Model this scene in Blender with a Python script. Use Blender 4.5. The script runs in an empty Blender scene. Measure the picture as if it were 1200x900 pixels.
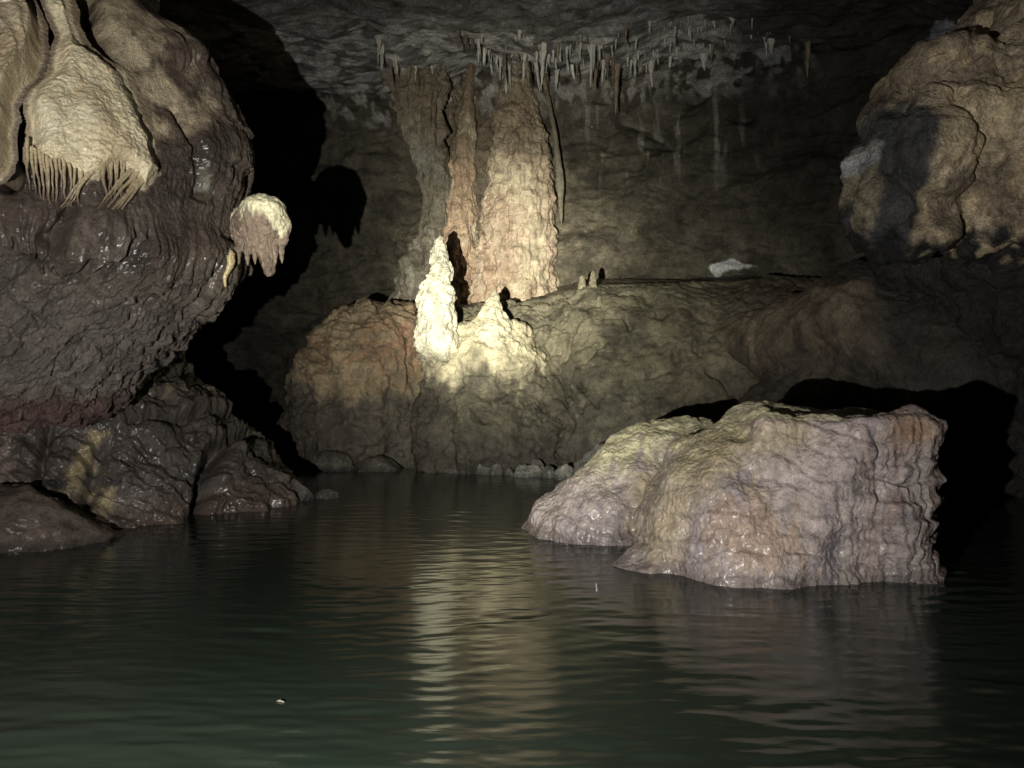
# A flooded cave chamber lit by one hand torch held left of and below the viewer.
# Units are metres, water surface at z = 0, the viewer looks along +Y from 1.3 m above the water.
import bpy, math, random
import numpy as np

random.seed(7)
RNG = np.random.default_rng(7)
C = bpy.context.scene.collection
PI = math.pi
CAM = np.array((0.0, 0.0, 1.3))

def at(px, py, d):
    """world point measured off the photograph (1200x900) at distance d along +Y"""
    return np.array(((px - 600) / 900 * d, d, 1.3 + (450 - py) / 900 * d))

# ------------------------------------------------------------------ noise
_G = RNG.normal(size=(256, 3)).astype(np.float32)
_G /= np.linalg.norm(_G, axis=1)[:, None]

def _hash(ix, iy, iz, seed):
    h = (ix.astype(np.uint32) * np.uint32(374761393)) ^ (iy.astype(np.uint32) * np.uint32(668265263)) \
        ^ (iz.astype(np.uint32) * np.uint32(2147483647)) ^ np.uint32(seed * 974711 & 0xffffffff)
    h = (h ^ (h >> np.uint32(13))) * np.uint32(1274126177)
    h = (h ^ (h >> np.uint32(16))) * np.uint32(2246822519)
    return h ^ (h >> np.uint32(13))

def perlin(P, seed=0):
    P = np.asarray(P, dtype=np.float32)
    out = np.empty(len(P), np.float32)
    for s in range(0, len(P), 200000):
        p = P[s:s + 200000]
        i = np.floor(p)
        f = p - i
        i = i.astype(np.int64)
        u = f * f * f * (f * (f * 6 - 15) + 10)
        acc = 0
        for dx in (0, 1):
            wx = u[:, 0] if dx else 1 - u[:, 0]
            for dy in (0, 1):
                wy = u[:, 1] if dy else 1 - u[:, 1]
                for dz in (0, 1):
                    wz = u[:, 2] if dz else 1 - u[:, 2]
                    g = _G[_hash(i[:, 0] + dx, i[:, 1] + dy, i[:, 2] + dz, seed) & np.uint32(255)]
                    acc = acc + wx * wy * wz * (g[:, 0] * (f[:, 0] - dx) + g[:, 1] * (f[:, 1] - dy) + g[:, 2] * (f[:, 2] - dz))
        out[s:s + 200000] = acc * 1.5
    return out

def fbm(P, octaves=4, seed=0, gain=0.5):
    a, tot, f = 1.0, 0, 1.0
    for o in range(octaves):
        tot = tot + a * perlin(P * f, seed + o * 17)
        a *= gain
        f *= 2.03
    return tot

def ridged(P, octaves=3, seed=0, gain=0.5):
    a, tot, f = 1.0, 0, 1.0
    for o in range(octaves):
        tot = tot + a * (1 - 2 * np.abs(perlin(P * f, seed + o * 31)))
        a *= gain
        f *= 2.1
    return tot

def worley(P, seed=0):
    """distance to nearest and second nearest feature point"""
    P = np.asarray(P, dtype=np.float32)
    r1 = np.empty(len(P), np.float32)
    r2 = np.empty(len(P), np.float32)
    for s in range(0, len(P), 200000):
        p = P[s:s + 200000]
        i = np.floor(p).astype(np.int64)
        f1 = np.full(len(p), 9, np.float32)
        f2 = f1.copy()
        for dx in (-1, 0, 1):
            for dy in (-1, 0, 1):
                for dz in (-1, 0, 1):
                    h = _hash(i[:, 0] + dx, i[:, 1] + dy, i[:, 2] + dz, seed)
                    q = np.stack(((h & np.uint32(1023)), (h >> np.uint32(10)) & np.uint32(1023), (h >> np.uint32(20)) & np.uint32(1023)), 1) / 1023.0
                    q = q + i + np.array((dx, dy, dz))
                    d = np.sqrt(((q - p) ** 2).sum(1)).astype(np.float32)
                    f2 = np.minimum(f2, np.maximum(f1, d))
                    f1 = np.minimum(f1, d)
        r1[s:s + 200000] = f1
        r2[s:s + 200000] = f2
    return r1, r2

def sm(a, b, x):
    t = np.clip((x - a) / (b - a), 0, 1)
    return t * t * (3 - 2 * t)

def lerp(a, b, t):
    return a + (b - a) * t

def scl(V, x, y, z):
    return V * np.array((x, y, z))

def curve(xs, ys, x):
    """smooth (monotone cubic) interpolation"""
    xs = np.asarray(xs, float)
    ys = np.asarray(ys, float)
    h = np.diff(xs)
    s = np.diff(ys) / h
    m = np.zeros_like(ys)
    m[1:-1] = np.where(s[:-1] * s[1:] > 0, 2 * s[:-1] * s[1:] / (s[:-1] + s[1:] + 1e-12), 0)
    m[0], m[-1] = s[0], s[-1]
    x = np.clip(x, xs[0], xs[-1])
    k = np.clip(np.searchsorted(xs, x) - 1, 0, len(h) - 1)
    t = (x - xs[k]) / h[k]
    return (ys[k] * (1 + 2 * t) * (1 - t) ** 2 + m[k] * h[k] * t * (1 - t) ** 2 + ys[k + 1] * t * t * (3 - 2 * t) + m[k + 1] * h[k] * t * t * (t - 1))

def poly_sd(X, Z, poly):
    """signed distance to a polygon in an elevation drawing (negative inside)"""
    poly = np.asarray(poly, float)
    d = np.full(X.shape, 1e9)
    ins = np.zeros(X.shape, bool)
    n = len(poly)
    for k in range(n):
        ax, az = poly[k]
        bx, bz = poly[(k + 1) % n]
        ex, ez = bx - ax, bz - az
        t = np.clip(((X - ax) * ex + (Z - az) * ez) / (ex * ex + ez * ez + 1e-12), 0, 1)
        d = np.minimum(d, np.hypot(X - ax - t * ex, Z - az - t * ez))
        if az != bz:
            c = ((az > Z) != (bz > Z)) & (X < ex * (Z - az) / (bz - az) + ax)
            ins ^= c
    return np.where(ins, -d, d)

def line_d(X, Z, pts):
    d = np.full(X.shape, 1e9)
    for (ax, az), (bx, bz) in zip(pts[:-1], pts[1:]):
        ex, ez = bx - ax, bz - az
        t = np.clip(((X - ax) * ex + (Z - az) * ez) / (ex * ex + ez * ez + 1e-12), 0, 1)
        d = np.minimum(d, np.hypot(X - ax - t * ex, Z - az - t * ez))
    return d

# ------------------------------------------------------------------ meshes
def grid_quads(nr, nc, wrap=False):
    r = np.arange(nr - 1)[:, None]
    c = np.arange(nc if wrap else nc - 1)[None, :]
    c2 = (c + 1) % nc
    return np.stack((r * nc + c, r * nc + c2, (r + 1) * nc + c2, (r + 1) * nc + c), -1).reshape(-1, 4)

def normals(V, Q):
    n = np.cross(V[Q[:, 2]] - V[Q[:, 0]], V[Q[:, 3]] - V[Q[:, 1]])
    N = np.zeros_like(V)
    for a in range(3):
        for k in range(4):
            N[:, a] += np.bincount(Q[:, k], n[:, a], len(V))
    return N / (np.linalg.norm(N, axis=1)[:, None] + 1e-12)

def relax(V, Q, it=1):
    for _ in range(it):
        S = np.zeros_like(V)
        cnt = np.zeros(len(V))
        for a, b in ((0, 1), (1, 2), (2, 3), (3, 0)):
            for p, q in ((a, b), (b, a)):
                for ax in range(3):
                    S[:, ax] += np.bincount(Q[:, p], V[Q[:, q], ax], len(V))
                cnt += np.bincount(Q[:, p], minlength=len(V))
        V = 0.5 * V + 0.5 * S / np.maximum(cnt, 1)[:, None]
    return V

def nets(fn, lo, hi, h):
    """surface nets: mesh of the zero surface of fn(points)"""
    lo = np.array(lo, float)
    n = np.ceil((np.array(hi) - lo) / h).astype(int) + 1
    ax = [lo[i] + h * np.arange(n[i]) for i in range(3)]
    F = np.empty(n, np.float32)
    for i in range(n[0]):
        yy, zz = np.meshgrid(ax[1], ax[2], indexing='ij')
        P = np.stack((np.full(yy.size, ax[0][i]), yy.ravel(), zz.ravel()), 1)
        F[i] = fn(P).reshape(n[1], n[2])
    S = F < 0
    nx, ny, nz = n
    acc = np.zeros((nx - 1, ny - 1, nz - 1, 3), np.float32)
    cnt = np.zeros((nx - 1, ny - 1, nz - 1), np.float32)
    corners = [(a, b, c) for a in (0, 1) for b in (0, 1) for c in (0, 1)]
    def sub(A, o):
        return A[o[0]:nx - 1 + o[0], o[1]:ny - 1 + o[1], o[2]:nz - 1 + o[2]]
    for p in corners:
        for a in range(3):
            if p[a] == 0:
                q = list(p)
                q[a] = 1
                fp, fq = sub(F, p), sub(F, q)
                cr = sub(S, p) != sub(S, q)
                t = np.where(cr, fp / np.where(cr, fp - fq, 1), 0)
                for b in range(3):
                    acc[..., b] += np.where(cr, p[b] + (t if b == a else 0), 0)
                cnt += cr
    act = cnt > 0
    idx = -np.ones(act.shape, np.int64)
    idx[act] = np.arange(act.sum())
    ijk = np.argwhere(act)
    V = lo + h * (ijk + acc[act] / cnt[act][:, None])
    Q = []
    for a in range(3):
        b, c = (a + 1) % 3, (a + 2) % 3
        s0 = [slice(None)] * 3
        s1 = [slice(None)] * 3
        s0[a] = slice(0, -1)
        s1[a] = slice(1, None)
        ch = S[tuple(s0)] != S[tuple(s1)]
        e = np.argwhere(ch)
        ok = (e[:, b] > 0) & (e[:, c] > 0) & (e[:, b] < n[b] - 1) & (e[:, c] < n[c] - 1)
        e = e[ok]
        inside = S[tuple(s0)][e[:, 0], e[:, 1], e[:, 2]]
        def cell(db, dc):
            k = e.copy()
            k[:, b] -= db
            k[:, c] -= dc
            return idx[k[:, 0], k[:, 1], k[:, 2]]
        q = np.stack((cell(1, 1), cell(0, 1), cell(0, 0), cell(1, 0)), 1)
        q[~inside] = q[~inside][:, ::-1]
        Q.append(q)
    Q = np.concatenate(Q)
    Q = Q[(Q >= 0).all(1)]
    lab = np.arange(len(V))                                    # keep the largest connected piece
    while True:
        m = lab[Q].min(1)
        new = lab.copy()
        for k in range(4):
            np.minimum.at(new, Q[:, k], m)
        new = new[new]
        if (new == lab).all():
            break
        lab = new
    ids, cn = np.unique(lab, return_counts=True)
    keep = lab == ids[cn.argmax()]
    re = np.cumsum(keep) - 1
    return V[keep], re[Q[keep[Q[:, 0]]]]

def ell(P, c, r):
    q = (P - np.array(c)) / np.array(r)
    k = np.linalg.norm(q, axis=1)
    k2 = np.linalg.norm(q / np.array(r), axis=1)
    return k * (k - 1) / np.maximum(k2, 1e-6)

def cap(P, a, b, ra, rb):
    a, b = np.array(a, float), np.array(b, float)
    ab = b - a
    t = np.clip(((P - a) @ ab) / (ab @ ab), 0, 1)
    return np.linalg.norm(P - a - t[:, None] * ab, axis=1) - lerp(ra, rb, t)

def rbox(P, c, half, r, rot=0.0):
    q = P - np.array(c)
    cr, sr = math.cos(rot), math.sin(rot)
    q = np.stack((q[:, 0] * cr + q[:, 1] * sr, -q[:, 0] * sr + q[:, 1] * cr, q[:, 2]), 1)
    d = np.abs(q) - (np.array(half) - r)
    return np.linalg.norm(np.maximum(d, 0), axis=1) + np.minimum(d.max(1), 0) - r

def smin(a, b, k):
    h = np.clip(0.5 + 0.5 * (b - a) / k, 0, 1)
    return b + (a - b) * h - k * h * (1 - h)

def tube(path, radii, seg=14, squash=1.0):
    path = np.asarray(path, float)
    n = len(path)
    T = np.gradient(path, axis=0)
    T /= np.linalg.norm(T, axis=1)[:, None] + 1e-9
    ref = np.array((0, 1.0, 0)) if abs(T[0, 1]) < 0.8 else np.array((1.0, 0, 0))
    A = np.cross(T, ref)
    A /= np.linalg.norm(A, axis=1)[:, None]
    B = np.cross(T, A)
    th = np.linspace(0, 2 * PI, seg, endpoint=False)
    r = np.asarray(radii)[:, None, None]
    V = path[:, None, :] + r * (np.cos(th)[None, :, None] * A[:, None, :] + squash * np.sin(th)[None, :, None] * B[:, None, :])
    V = V.reshape(-1, 3)
    Q = grid_quads(n, seg, True)
    if True:                                                   # make faces look outward
        nn = normals(V, Q)
        if ((V - np.repeat(path, seg, 0)) * nn).sum() < 0:
            Q = Q[:, ::-1]
    return V, Q

def join(parts):
    Vs, Qs, o = [], [], 0
    for V, Q in parts:
        Vs.append(V)
        Qs.append(Q + o)
        o += len(V)
    return np.concatenate(Vs), np.concatenate(Qs)

def mesh(name, V, Q, mat, tint, wet=1.0):
    me = bpy.data.meshes.new(name)
    me.vertices.add(len(V))
    me.vertices.foreach_set('co', np.ascontiguousarray(V, np.float32).ravel())
    me.loops.add(Q.size)
    me.loops.foreach_set('vertex_index', np.ascontiguousarray(Q, np.int32).ravel())
    me.polygons.add(len(Q))
    me.polygons.foreach_set('loop_start', np.arange(0, Q.size, 4, dtype=np.int32))
    me.update(calc_edges=True)
    me.polygons.foreach_set('use_smooth', np.ones(len(Q), bool))
    if tint is not None:
        tint = np.broadcast_to(np.asarray(tint, np.float32), (len(V), 3))
        col = np.ones((len(V), 4), np.float32)
        col[:, :3] = np.clip(tint, 0.004, 0.9)
        col[:, 3] = wet
        at_ = me.attributes.new('tint', 'FLOAT_COLOR', 'POINT')
        at_.data.foreach_set('color', col.ravel())
    me.materials.append(mat)
    me.update()
    return me

def tag(o, label, cat, group=None):
    o['label'] = label
    o['category'] = cat
    if group:
        o['group'] = group
    return o

def obj(name, V, Q, mat, tint, base=(0, 0, 0), parent=None, wet=1.0):
    base = np.array(base, float)
    o = bpy.data.objects.new(name, mesh(name, V - base, Q, mat, tint, wet))
    C.objects.link(o)
    if parent:
        o.parent = parent
    else:
        o.location = base
    return o

def thing(name, base, label, cat, group=None):
    o = bpy.data.objects.new(name, None)
    o.empty_display_size = 0.2
    C.objects.link(o)
    o.location = base
    return tag(o, label, cat, group)

def struct(o):
    o['kind'] = 'structure'
    return o

# ------------------------------------------------------------------ materials
def rock_material(name, rough=(0.35, 0.7), bump=0.35, scale=26.0, coat=0.0, vary=0.35, spec=0.5, stretch=(1, 1, 1), cells=0.0, fine=0.22):
    m = bpy.data.materials.new(name)
    m.use_nodes = True
    nt = m.node_tree
    nt.nodes.clear()
    N, L = nt.nodes.new, nt.links.new
    out = N('ShaderNodeOutputMaterial')
    p = N('ShaderNodeBsdfPrincipled')
    L(p.outputs[0], out.inputs[0])
    tc = N('ShaderNodeTexCoord')
    mp = N('ShaderNodeMapping')
    mp.inputs['Scale'].default_value = stretch
    L(tc.outputs['Object'], mp.inputs[0])
    a = N('ShaderNodeAttribute')
    a.attribute_name = 'tint'
    def noise(sc, det=6, ro=0.6):
        n = N('ShaderNodeTexNoise')
        n.inputs['Scale'].default_value = sc
        n.inputs['Detail'].default_value = det
        n.inputs['Roughness'].default_value = ro
        L(mp.outputs[0], n.inputs['Vector'])
        return n
    n1, n2, n3 = noise(scale * 0.22), noise(scale, 8, 0.65), noise(scale * 4, 5)
    # stain variation of the stone itself
    mr = N('ShaderNodeMapRange')
    mr.inputs['From Min'].default_value, mr.inputs['From Max'].default_value = 0.3, 0.7
    mr.inputs['To Min'].default_value, mr.inputs['To Max'].default_value = 1 - vary, 1 + vary
    L(n1.outputs[0], mr.inputs[0])
    mr2 = N('ShaderNodeMapRange')
    mr2.inputs['From Min'].default_value, mr2.inputs['From Max'].default_value = 0.3, 0.7
    mr2.inputs['To Min'].default_value, mr2.inputs['To Max'].default_value = 1 - vary * 0.8, 1 + vary * 0.8
    L(n2.outputs[0], mr2.inputs[0])
    mul = N('ShaderNodeMath')
    mul.operation = 'MULTIPLY'
    L(mr.outputs[0], mul.inputs[0])
    L(mr2.outputs[0], mul.inputs[1])
    mr3 = N('ShaderNodeMapRange')
    mr3.inputs['From Min'].default_value, mr3.inputs['From Max'].default_value = 0.3, 0.7
    mr3.inputs['To Min'].default_value, mr3.inputs['To Max'].default_value = 1 - fine, 1 + fine
    L(n3.outputs[0], mr3.inputs[0])
    mul3 = N('ShaderNodeMath')
    mul3.operation = 'MULTIPLY'
    L(mul.outputs[0], mul3.inputs[0])
    L(mr3.outputs[0], mul3.inputs[1])
    mul = mul3
    vm = N('ShaderNodeVectorMath')
    vm.operation = 'SCALE'
    L(a.outputs['Color'], vm.inputs[0])
    L(mul.outputs[0], vm.inputs['Scale'])
    L(vm.outputs[0], p.inputs['Base Color'])
    rr = N('ShaderNodeMapRange')
    rr.inputs['From Min'].default_value, rr.inputs['From Max'].default_value = 0.35, 0.65
    rr.inputs['To Min'].default_value, rr.inputs['To Max'].default_value = rough
    L(n2.outputs[0], rr.inputs[0])
    L(rr.outputs[0], p.inputs['Roughness'])
    p.inputs['Specular IOR Level'].default_value = spec
    wt = N('ShaderNodeMath')
    wt.operation = 'MULTIPLY'
    wt.inputs[1].default_value = coat
    L(a.outputs['Alpha'], wt.inputs[0])
    L(wt.outputs[0], p.inputs['Coat Weight'])
    p.inputs['Coat Roughness'].default_value = 0.24
    ad = N('ShaderNodeMath')
    ad.operation = 'MULTIPLY_ADD'
    ad.inputs[1].default_value = 0.35
    L(n3.outputs[0], ad.inputs[0])
    L(n2.outputs[0], ad.inputs[2])
    if cells:                                                  # little rounded scales of flowstone
        wv = N('ShaderNodeVectorMath')
        wv.operation = 'MULTIPLY_ADD'
        wv.inputs[1].default_value = (.05, .05, .05)
        L(n2.outputs[1], wv.inputs[0])
        L(mp.outputs[0], wv.inputs[2])
        vo = N('ShaderNodeTexVoronoi')
        vo.feature = 'SMOOTH_F1'
        vo.inputs['Scale'].default_value = cells
        vo.inputs['Smoothness'].default_value = .35
        L(wv.outputs[0], vo.inputs['Vector'])
        sb = N('ShaderNodeMath')
        sb.operation = 'MULTIPLY_ADD'
        sb.inputs[1].default_value = -0.9
        L(vo.outputs['Distance'], sb.inputs[0])
        L(ad.outputs[0], sb.inputs[2])
        ad = sb
    b = N('ShaderNodeBump')
    b.inputs['Strength'].default_value = bump
    b.inputs['Distance'].default_value = 0.6 / scale
    L(ad.outputs[0], b.inputs['Height'])
    L(b.outputs[0], p.inputs['Normal'])
    nf = noise(scale * 1.3, 1.5, .5)
    mp2 = N('ShaderNodeMapping')
    mp2.inputs['Scale'].default_value = (1, 1, .4)
    L(tc.outputs['Object'], mp2.inputs[0])
    L(mp2.outputs[0], nf.inputs['Vector'])
    fb = N('ShaderNodeBump')
    fb.inputs['Strength'].default_value = 0.5
    fb.inputs['Distance'].default_value = 0.25 / scale
    L(nf.outputs[0], fb.inputs['Height'])
    L(fb.outputs[0], p.inputs['Coat Normal'])
    return m

M_WALL = rock_material('dry_cave_rock', (0.5, 0.85), 0.9, 9.0, vary=0.45, spec=0.3, fine=.3)
M_MUD = rock_material('mud_coated_rock', (0.5, 0.8), 0.8, 12.0, vary=0.38, spec=0.3, fine=.25)
M_WET = rock_material('wet_dark_rock', (0.2, 0.6), 1.0, 26.0, coat=0.36, vary=0.4, fine=.35)
M_FLOW = rock_material('wet_flowstone', (0.22, 0.5), 0.65, 30.0, coat=0.35, vary=0.18, cells=38.0, fine=.2)
M_SPEL = rock_material('calcite_speleothem', (0.4, 0.7), 0.8, 22.0, vary=0.25, cells=26.0)

def water_material():
    m = bpy.data.materials.new('murky_green_water')
    m.use_nodes = True
    nt = m.node_tree
    p = nt.nodes['Principled BSDF']
    p.inputs['Base Color'].default_value = (0.0200, 0.0285, 0.0205, 1)
    p.inputs['Roughness'].default_value = 0.125
    p.inputs['IOR'].default_value = 1.333
    tc = nt.nodes.new('ShaderNodeTexCoord')
    mp = nt.nodes.new('ShaderNodeMapping')
    mp.inputs['Scale'].default_value = (1.0, 2.6, 1.0)
    n = nt.nodes.new('ShaderNodeTexNoise')
    n.inputs['Scale'].default_value = 7.0
    n.inputs['Detail'].default_value = 2.0
    b = nt.nodes.new('ShaderNodeBump')
    b.inputs['Strength'].default_value = 0.06
    b.inputs['Distance'].default_value = 0.03
    nt.links.new(tc.outputs['Object'], mp.inputs[0])
    nt.links.new(mp.outputs[0], n.inputs['Vector'])
    nt.links.new(n.outputs[0], b.inputs['Height'])
    nt.links.new(b.outputs[0], p.inputs['Normal'])
    return m
M_WATER = water_material()

col = lambda *c: np.array(c, float)
def mix(T, c, m):
    return T + (np.asarray(c) - T) * np.asarray(m)[:, None]

# ================================================================== SETTING
# ---- water
def build_water():
    ys = np.concatenate((np.linspace(-6, 1.6, 60)[:-1], np.arange(1.6, 7.0, 0.011), np.arange(7.0, 16.0, 0.02)))
    xs = np.concatenate((np.linspace(-10, -5.5, 12)[:-1], np.arange(-5.5, 5.5, 0.035), np.linspace(5.5, 10, 12)))
    X, Y = np.meshgrid(xs, ys)
    X, Y = X.ravel(), Y.ravel()
    P = np.stack((X, Y, 0 * X), 1)
    warp = 0.25 * perlin(scl(P, .5, .5, 1), 3)
    Z = 0
    g = np.random.default_rng(11)
    for k in range(26):
        lam = 0.075 * (0.34 / 0.075) ** g.random()
        ang = g.normal(0, 0.2) + (0.22 if k % 3 == 0 else -0.06)
        kx, ky = math.sin(ang), math.cos(ang)
        amp = 0.00036 * (lam / 0.15) ** .75
        Z = Z + amp * np.sin(2 * PI / lam * (kx * X + ky * Y + warp) + g.random() * 9)
    calm = 0.45 + 0.55 * sm(-0.45, 0.5, fbm(scl(P, .45, .8, 1), 2, 8))
    Z = Z * calm * (1 - 0.35 * sm(6.5, 11, Y))
    V = np.stack((X, Y, Z), 1)
    o = obj('water', V, grid_quads(len(ys), len(xs)), M_WATER, None)
    return struct(o)
build_water()

# ---- lake bed under everything
def build_bed():
    xs = np.linspace(-13, 13, 90)
    ys = np.linspace(-8, 19, 90)
    X, Y = np.meshgrid(xs, ys)
    P = np.stack((X.ravel(), Y.ravel(), 0 * X.ravel()), 1)
    P[:, 2] = -1.6 + 0.25 * fbm(P * 0.5, 3, 5)
    return struct(obj('lake_bed', P, grid_quads(90, 90), M_MUD, (0.08, 0.07, 0.045)))
build_bed()

# ---- wall: one sheet swept round the chamber
WX = [-10, -6.5, -4.5, -3, -1, 0, 2, 4, 6, 8, 10]
WY = [12.5, 15.2, 15.6, 15.4, 14.9, 14.6, 14.3, 13.6, 12.4, 11.2, 9.5]
def build_wall():
    fx = np.concatenate((np.linspace(-10, -6, 40)[:-1], np.arange(-6, 7.5, 0.022), np.linspace(7.5, 10, 40)))
    fy = curve(WX, WY, fx)
    lx = np.full(40, -10.0)
    ly = np.linspace(-6, 12.3, 40)
    rx = np.full(40, 10.0)
    ry = np.linspace(9.3, -6, 40)
    bx2 = np.linspace(9.8, -9.8, 30)
    bx = np.concatenate((lx, fx, rx, bx2))
    by = np.concatenate((ly, fy, ry, np.full(30, -6.2)))
    zs = np.concatenate((np.linspace(-1.8, 0, 10)[:-1], np.arange(0, 8.2, 0.024)))
    nc = len(bx)
    ddx = np.roll(bx, -1) - np.roll(bx, 1)
    ddy = np.roll(by, -1) - np.roll(by, 1)
    ln = np.hypot(ddx, ddy) + 1e-9
    nx, ny = ddy / ln, -ddx / ln                              # points into the chamber
    X = np.broadcast_to(bx, (len(zs), nc)).ravel()
    Y = np.broadcast_to(by, (len(zs), nc)).ravel()
    NX = np.broadcast_to(nx, (len(zs), nc)).ravel()
    NY = np.broadcast_to(ny, (len(zs), nc)).ravel()
    Z = np.repeat(zs, nc)
    P = np.stack((X, Y, Z), 1)
    w = 0.4 * fbm(P * 0.5, 2, 71)[:, None] * np.array((1, 1, .4))
    Pw = P + w
    d = 0.42 * fbm(P * 0.34, 2, 1) + 0.16 * fbm(scl(Pw, .8, .8, 1.7), 3, 2) + 0.05 * fbm(scl(Pw, 2.6, 2.6, 4.2), 4, 3, .55)
    d += 0.045 * ridged(scl(Pw, 1.1, 1.1, 3.0), 3, 9)         # bedding ledges
    d += 0.25 * sm(5.6, 7.4, Z)                                # the vault leans in near the roof
    hol = line_d(X, Z, [(2.05, 6.25), (2.5, 6.1), (2.85, 5.75)])
    d -= 0.5 * np.exp(-(hol / 0.15) ** 2) * (Y > 10)
    for hx, hz, hr in ((1.6, 6.6, .2), (3.3, 6.4, .22), (-3.6, 5.0, .4), (3.0, 5.6, .14), (4.1, 6.0, .2)):
        d -= 0.3 * np.exp(-((X - hx) ** 2 + ((Z - hz) * 1.8) ** 2) / hr ** 2) * (Y > 10)
    V = np.stack((X + NX * d, Y + NY * d, Z), 1)
    n1 = fbm(P * 0.7, 4, 21)
    n2 = fbm(scl(P, 2.2, 2.2, 3.5), 4, 22)
    n3 = fbm(scl(P, 5, 5, 4), 4, 33)
    T = np.tile(col(.105, .092, .066), (len(V), 1))
    T = mix(T, (.15, .13, .10), sm(0, .6, n1))
    T = mix(T, (.055, .048, .036), sm(.05, .5, n2) * .8)
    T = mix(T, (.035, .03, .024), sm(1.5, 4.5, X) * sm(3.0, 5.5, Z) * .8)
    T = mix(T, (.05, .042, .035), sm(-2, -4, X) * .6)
    T = mix(T, (.20, .17, .12), sm(.25, .6, n3) * .35 * sm(3.5, 1, np.abs(X)))
    # pale calcite crusts near the roof and two bare pale scars
    band = sm(6.2, 6.9, Z + .25 * n2) * sm(5.0, 3.5, np.abs(X - .6))
    T = mix(T, (.42, .40, .36), band * sm(-.15, .2, n3) * .85)
    streak = fbm(scl(P, 4.5, 4.5, .8), 3, 44)
    T = mix(T, (.34, .32, .28), sm(4.4, 5.8, Z) * sm(.3, .55, streak) * sm(-2.2, .2, X) * sm(5, 3.6, X) * .55)
    def scar(pts, dd, c=(.62, .62, .62), soft=.02):
        nonlocal T
        pl = [(at(a, b, dd)[0], at(a, b, dd)[2]) for a, b in pts]
        s = poly_sd(X, Z, pl) + 0.05 * n3
        T = mix(T, c, sm(soft, -soft, s) * (Y > 9))
    scar([(838, 307), (850, 302), (862, 303), (885, 311), (862, 312), (846, 322), (841, 321)], 13.5)
    scar([(1062, 72), (1075, 42), (1085, 45), (1098, 62), (1080, 75), (1068, 85)], 12.6, (.30, .30, .33))
    scar([(818, 98), (850, 96), (880, 88), (870, 97), (838, 105), (838, 113), (830, 110)], 13.6, (.34, .33, .31))
    scar([(888, 65), (895, 45), (900, 62), (912, 66), (912, 82), (900, 82)], 13.4, (.36, .36, .36))
    scar([(770, 358), (790, 360), (812, 370), (800, 378), (780, 375)], 13.8, (.22, .20, .16), .06)
    Q = grid_quads(len(zs), nc, True)
    o = obj('cave_wall', V, Q[:, ::-1], M_WALL, T * (.68 + .6 * np.exp(-((X - .6) / 2.2) ** 2 - ((Z - 3.6) / 1.6) ** 2))[:, None])  # torch pool painted into the tint: paler round the beam spot, darker outward
    return struct(o)
build_wall()

# ---- ceiling
def ceil_z(X, Y):
    P = np.stack((X, Y, 0 * X), 1)
    z = 7.0 + .28 * fbm(P * .45, 3, 51) + .07 * fbm(scl(P, 1.4, 2.6, 1), 4, 52)
    z += 0.05 * ridged(scl(P, .8, 3.2, 1), 3, 57)
    return z
def build_ceiling():
    xs = np.concatenate((np.linspace(-12, -6, 30)[:-1], np.arange(-6, 7, .03), np.linspace(7, 12, 30)))
    ys = np.concatenate((np.linspace(-8, 8.5, 50)[:-1], np.arange(8.5, 17.5, .03)))
    X, Y = np.meshgrid(xs, ys)
    X, Y = X.ravel(), Y.ravel()
    Z = ceil_z(X, Y)
    P = np.stack((X, Y, Z), 1)
    n = fbm(scl(P, .9, 1.8, 1), 4, 53)
    n2 = fbm(scl(P, 2.5, 5, 2), 4, 54)
    T = np.tile(col(.13, .125, .115), (len(P), 1))
    T = mix(T, (.23, .23, .225), sm(0, .5, n) * .8)
    T = mix(T, (.06, .05, .04), sm(.1, .5, n2) * .85)
    T = mix(T, (.46, .45, .42), sm(-.25, .15, n2 + .5 * fbm(P * 1.1, 2, 58)) * sm(11.6, 12.8, Y) * sm(4.4, 3.2, X) * .9)
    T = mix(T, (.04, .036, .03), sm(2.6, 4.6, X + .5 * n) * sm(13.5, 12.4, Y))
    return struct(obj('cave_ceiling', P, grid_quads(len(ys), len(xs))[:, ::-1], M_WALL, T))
build_ceiling()

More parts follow.
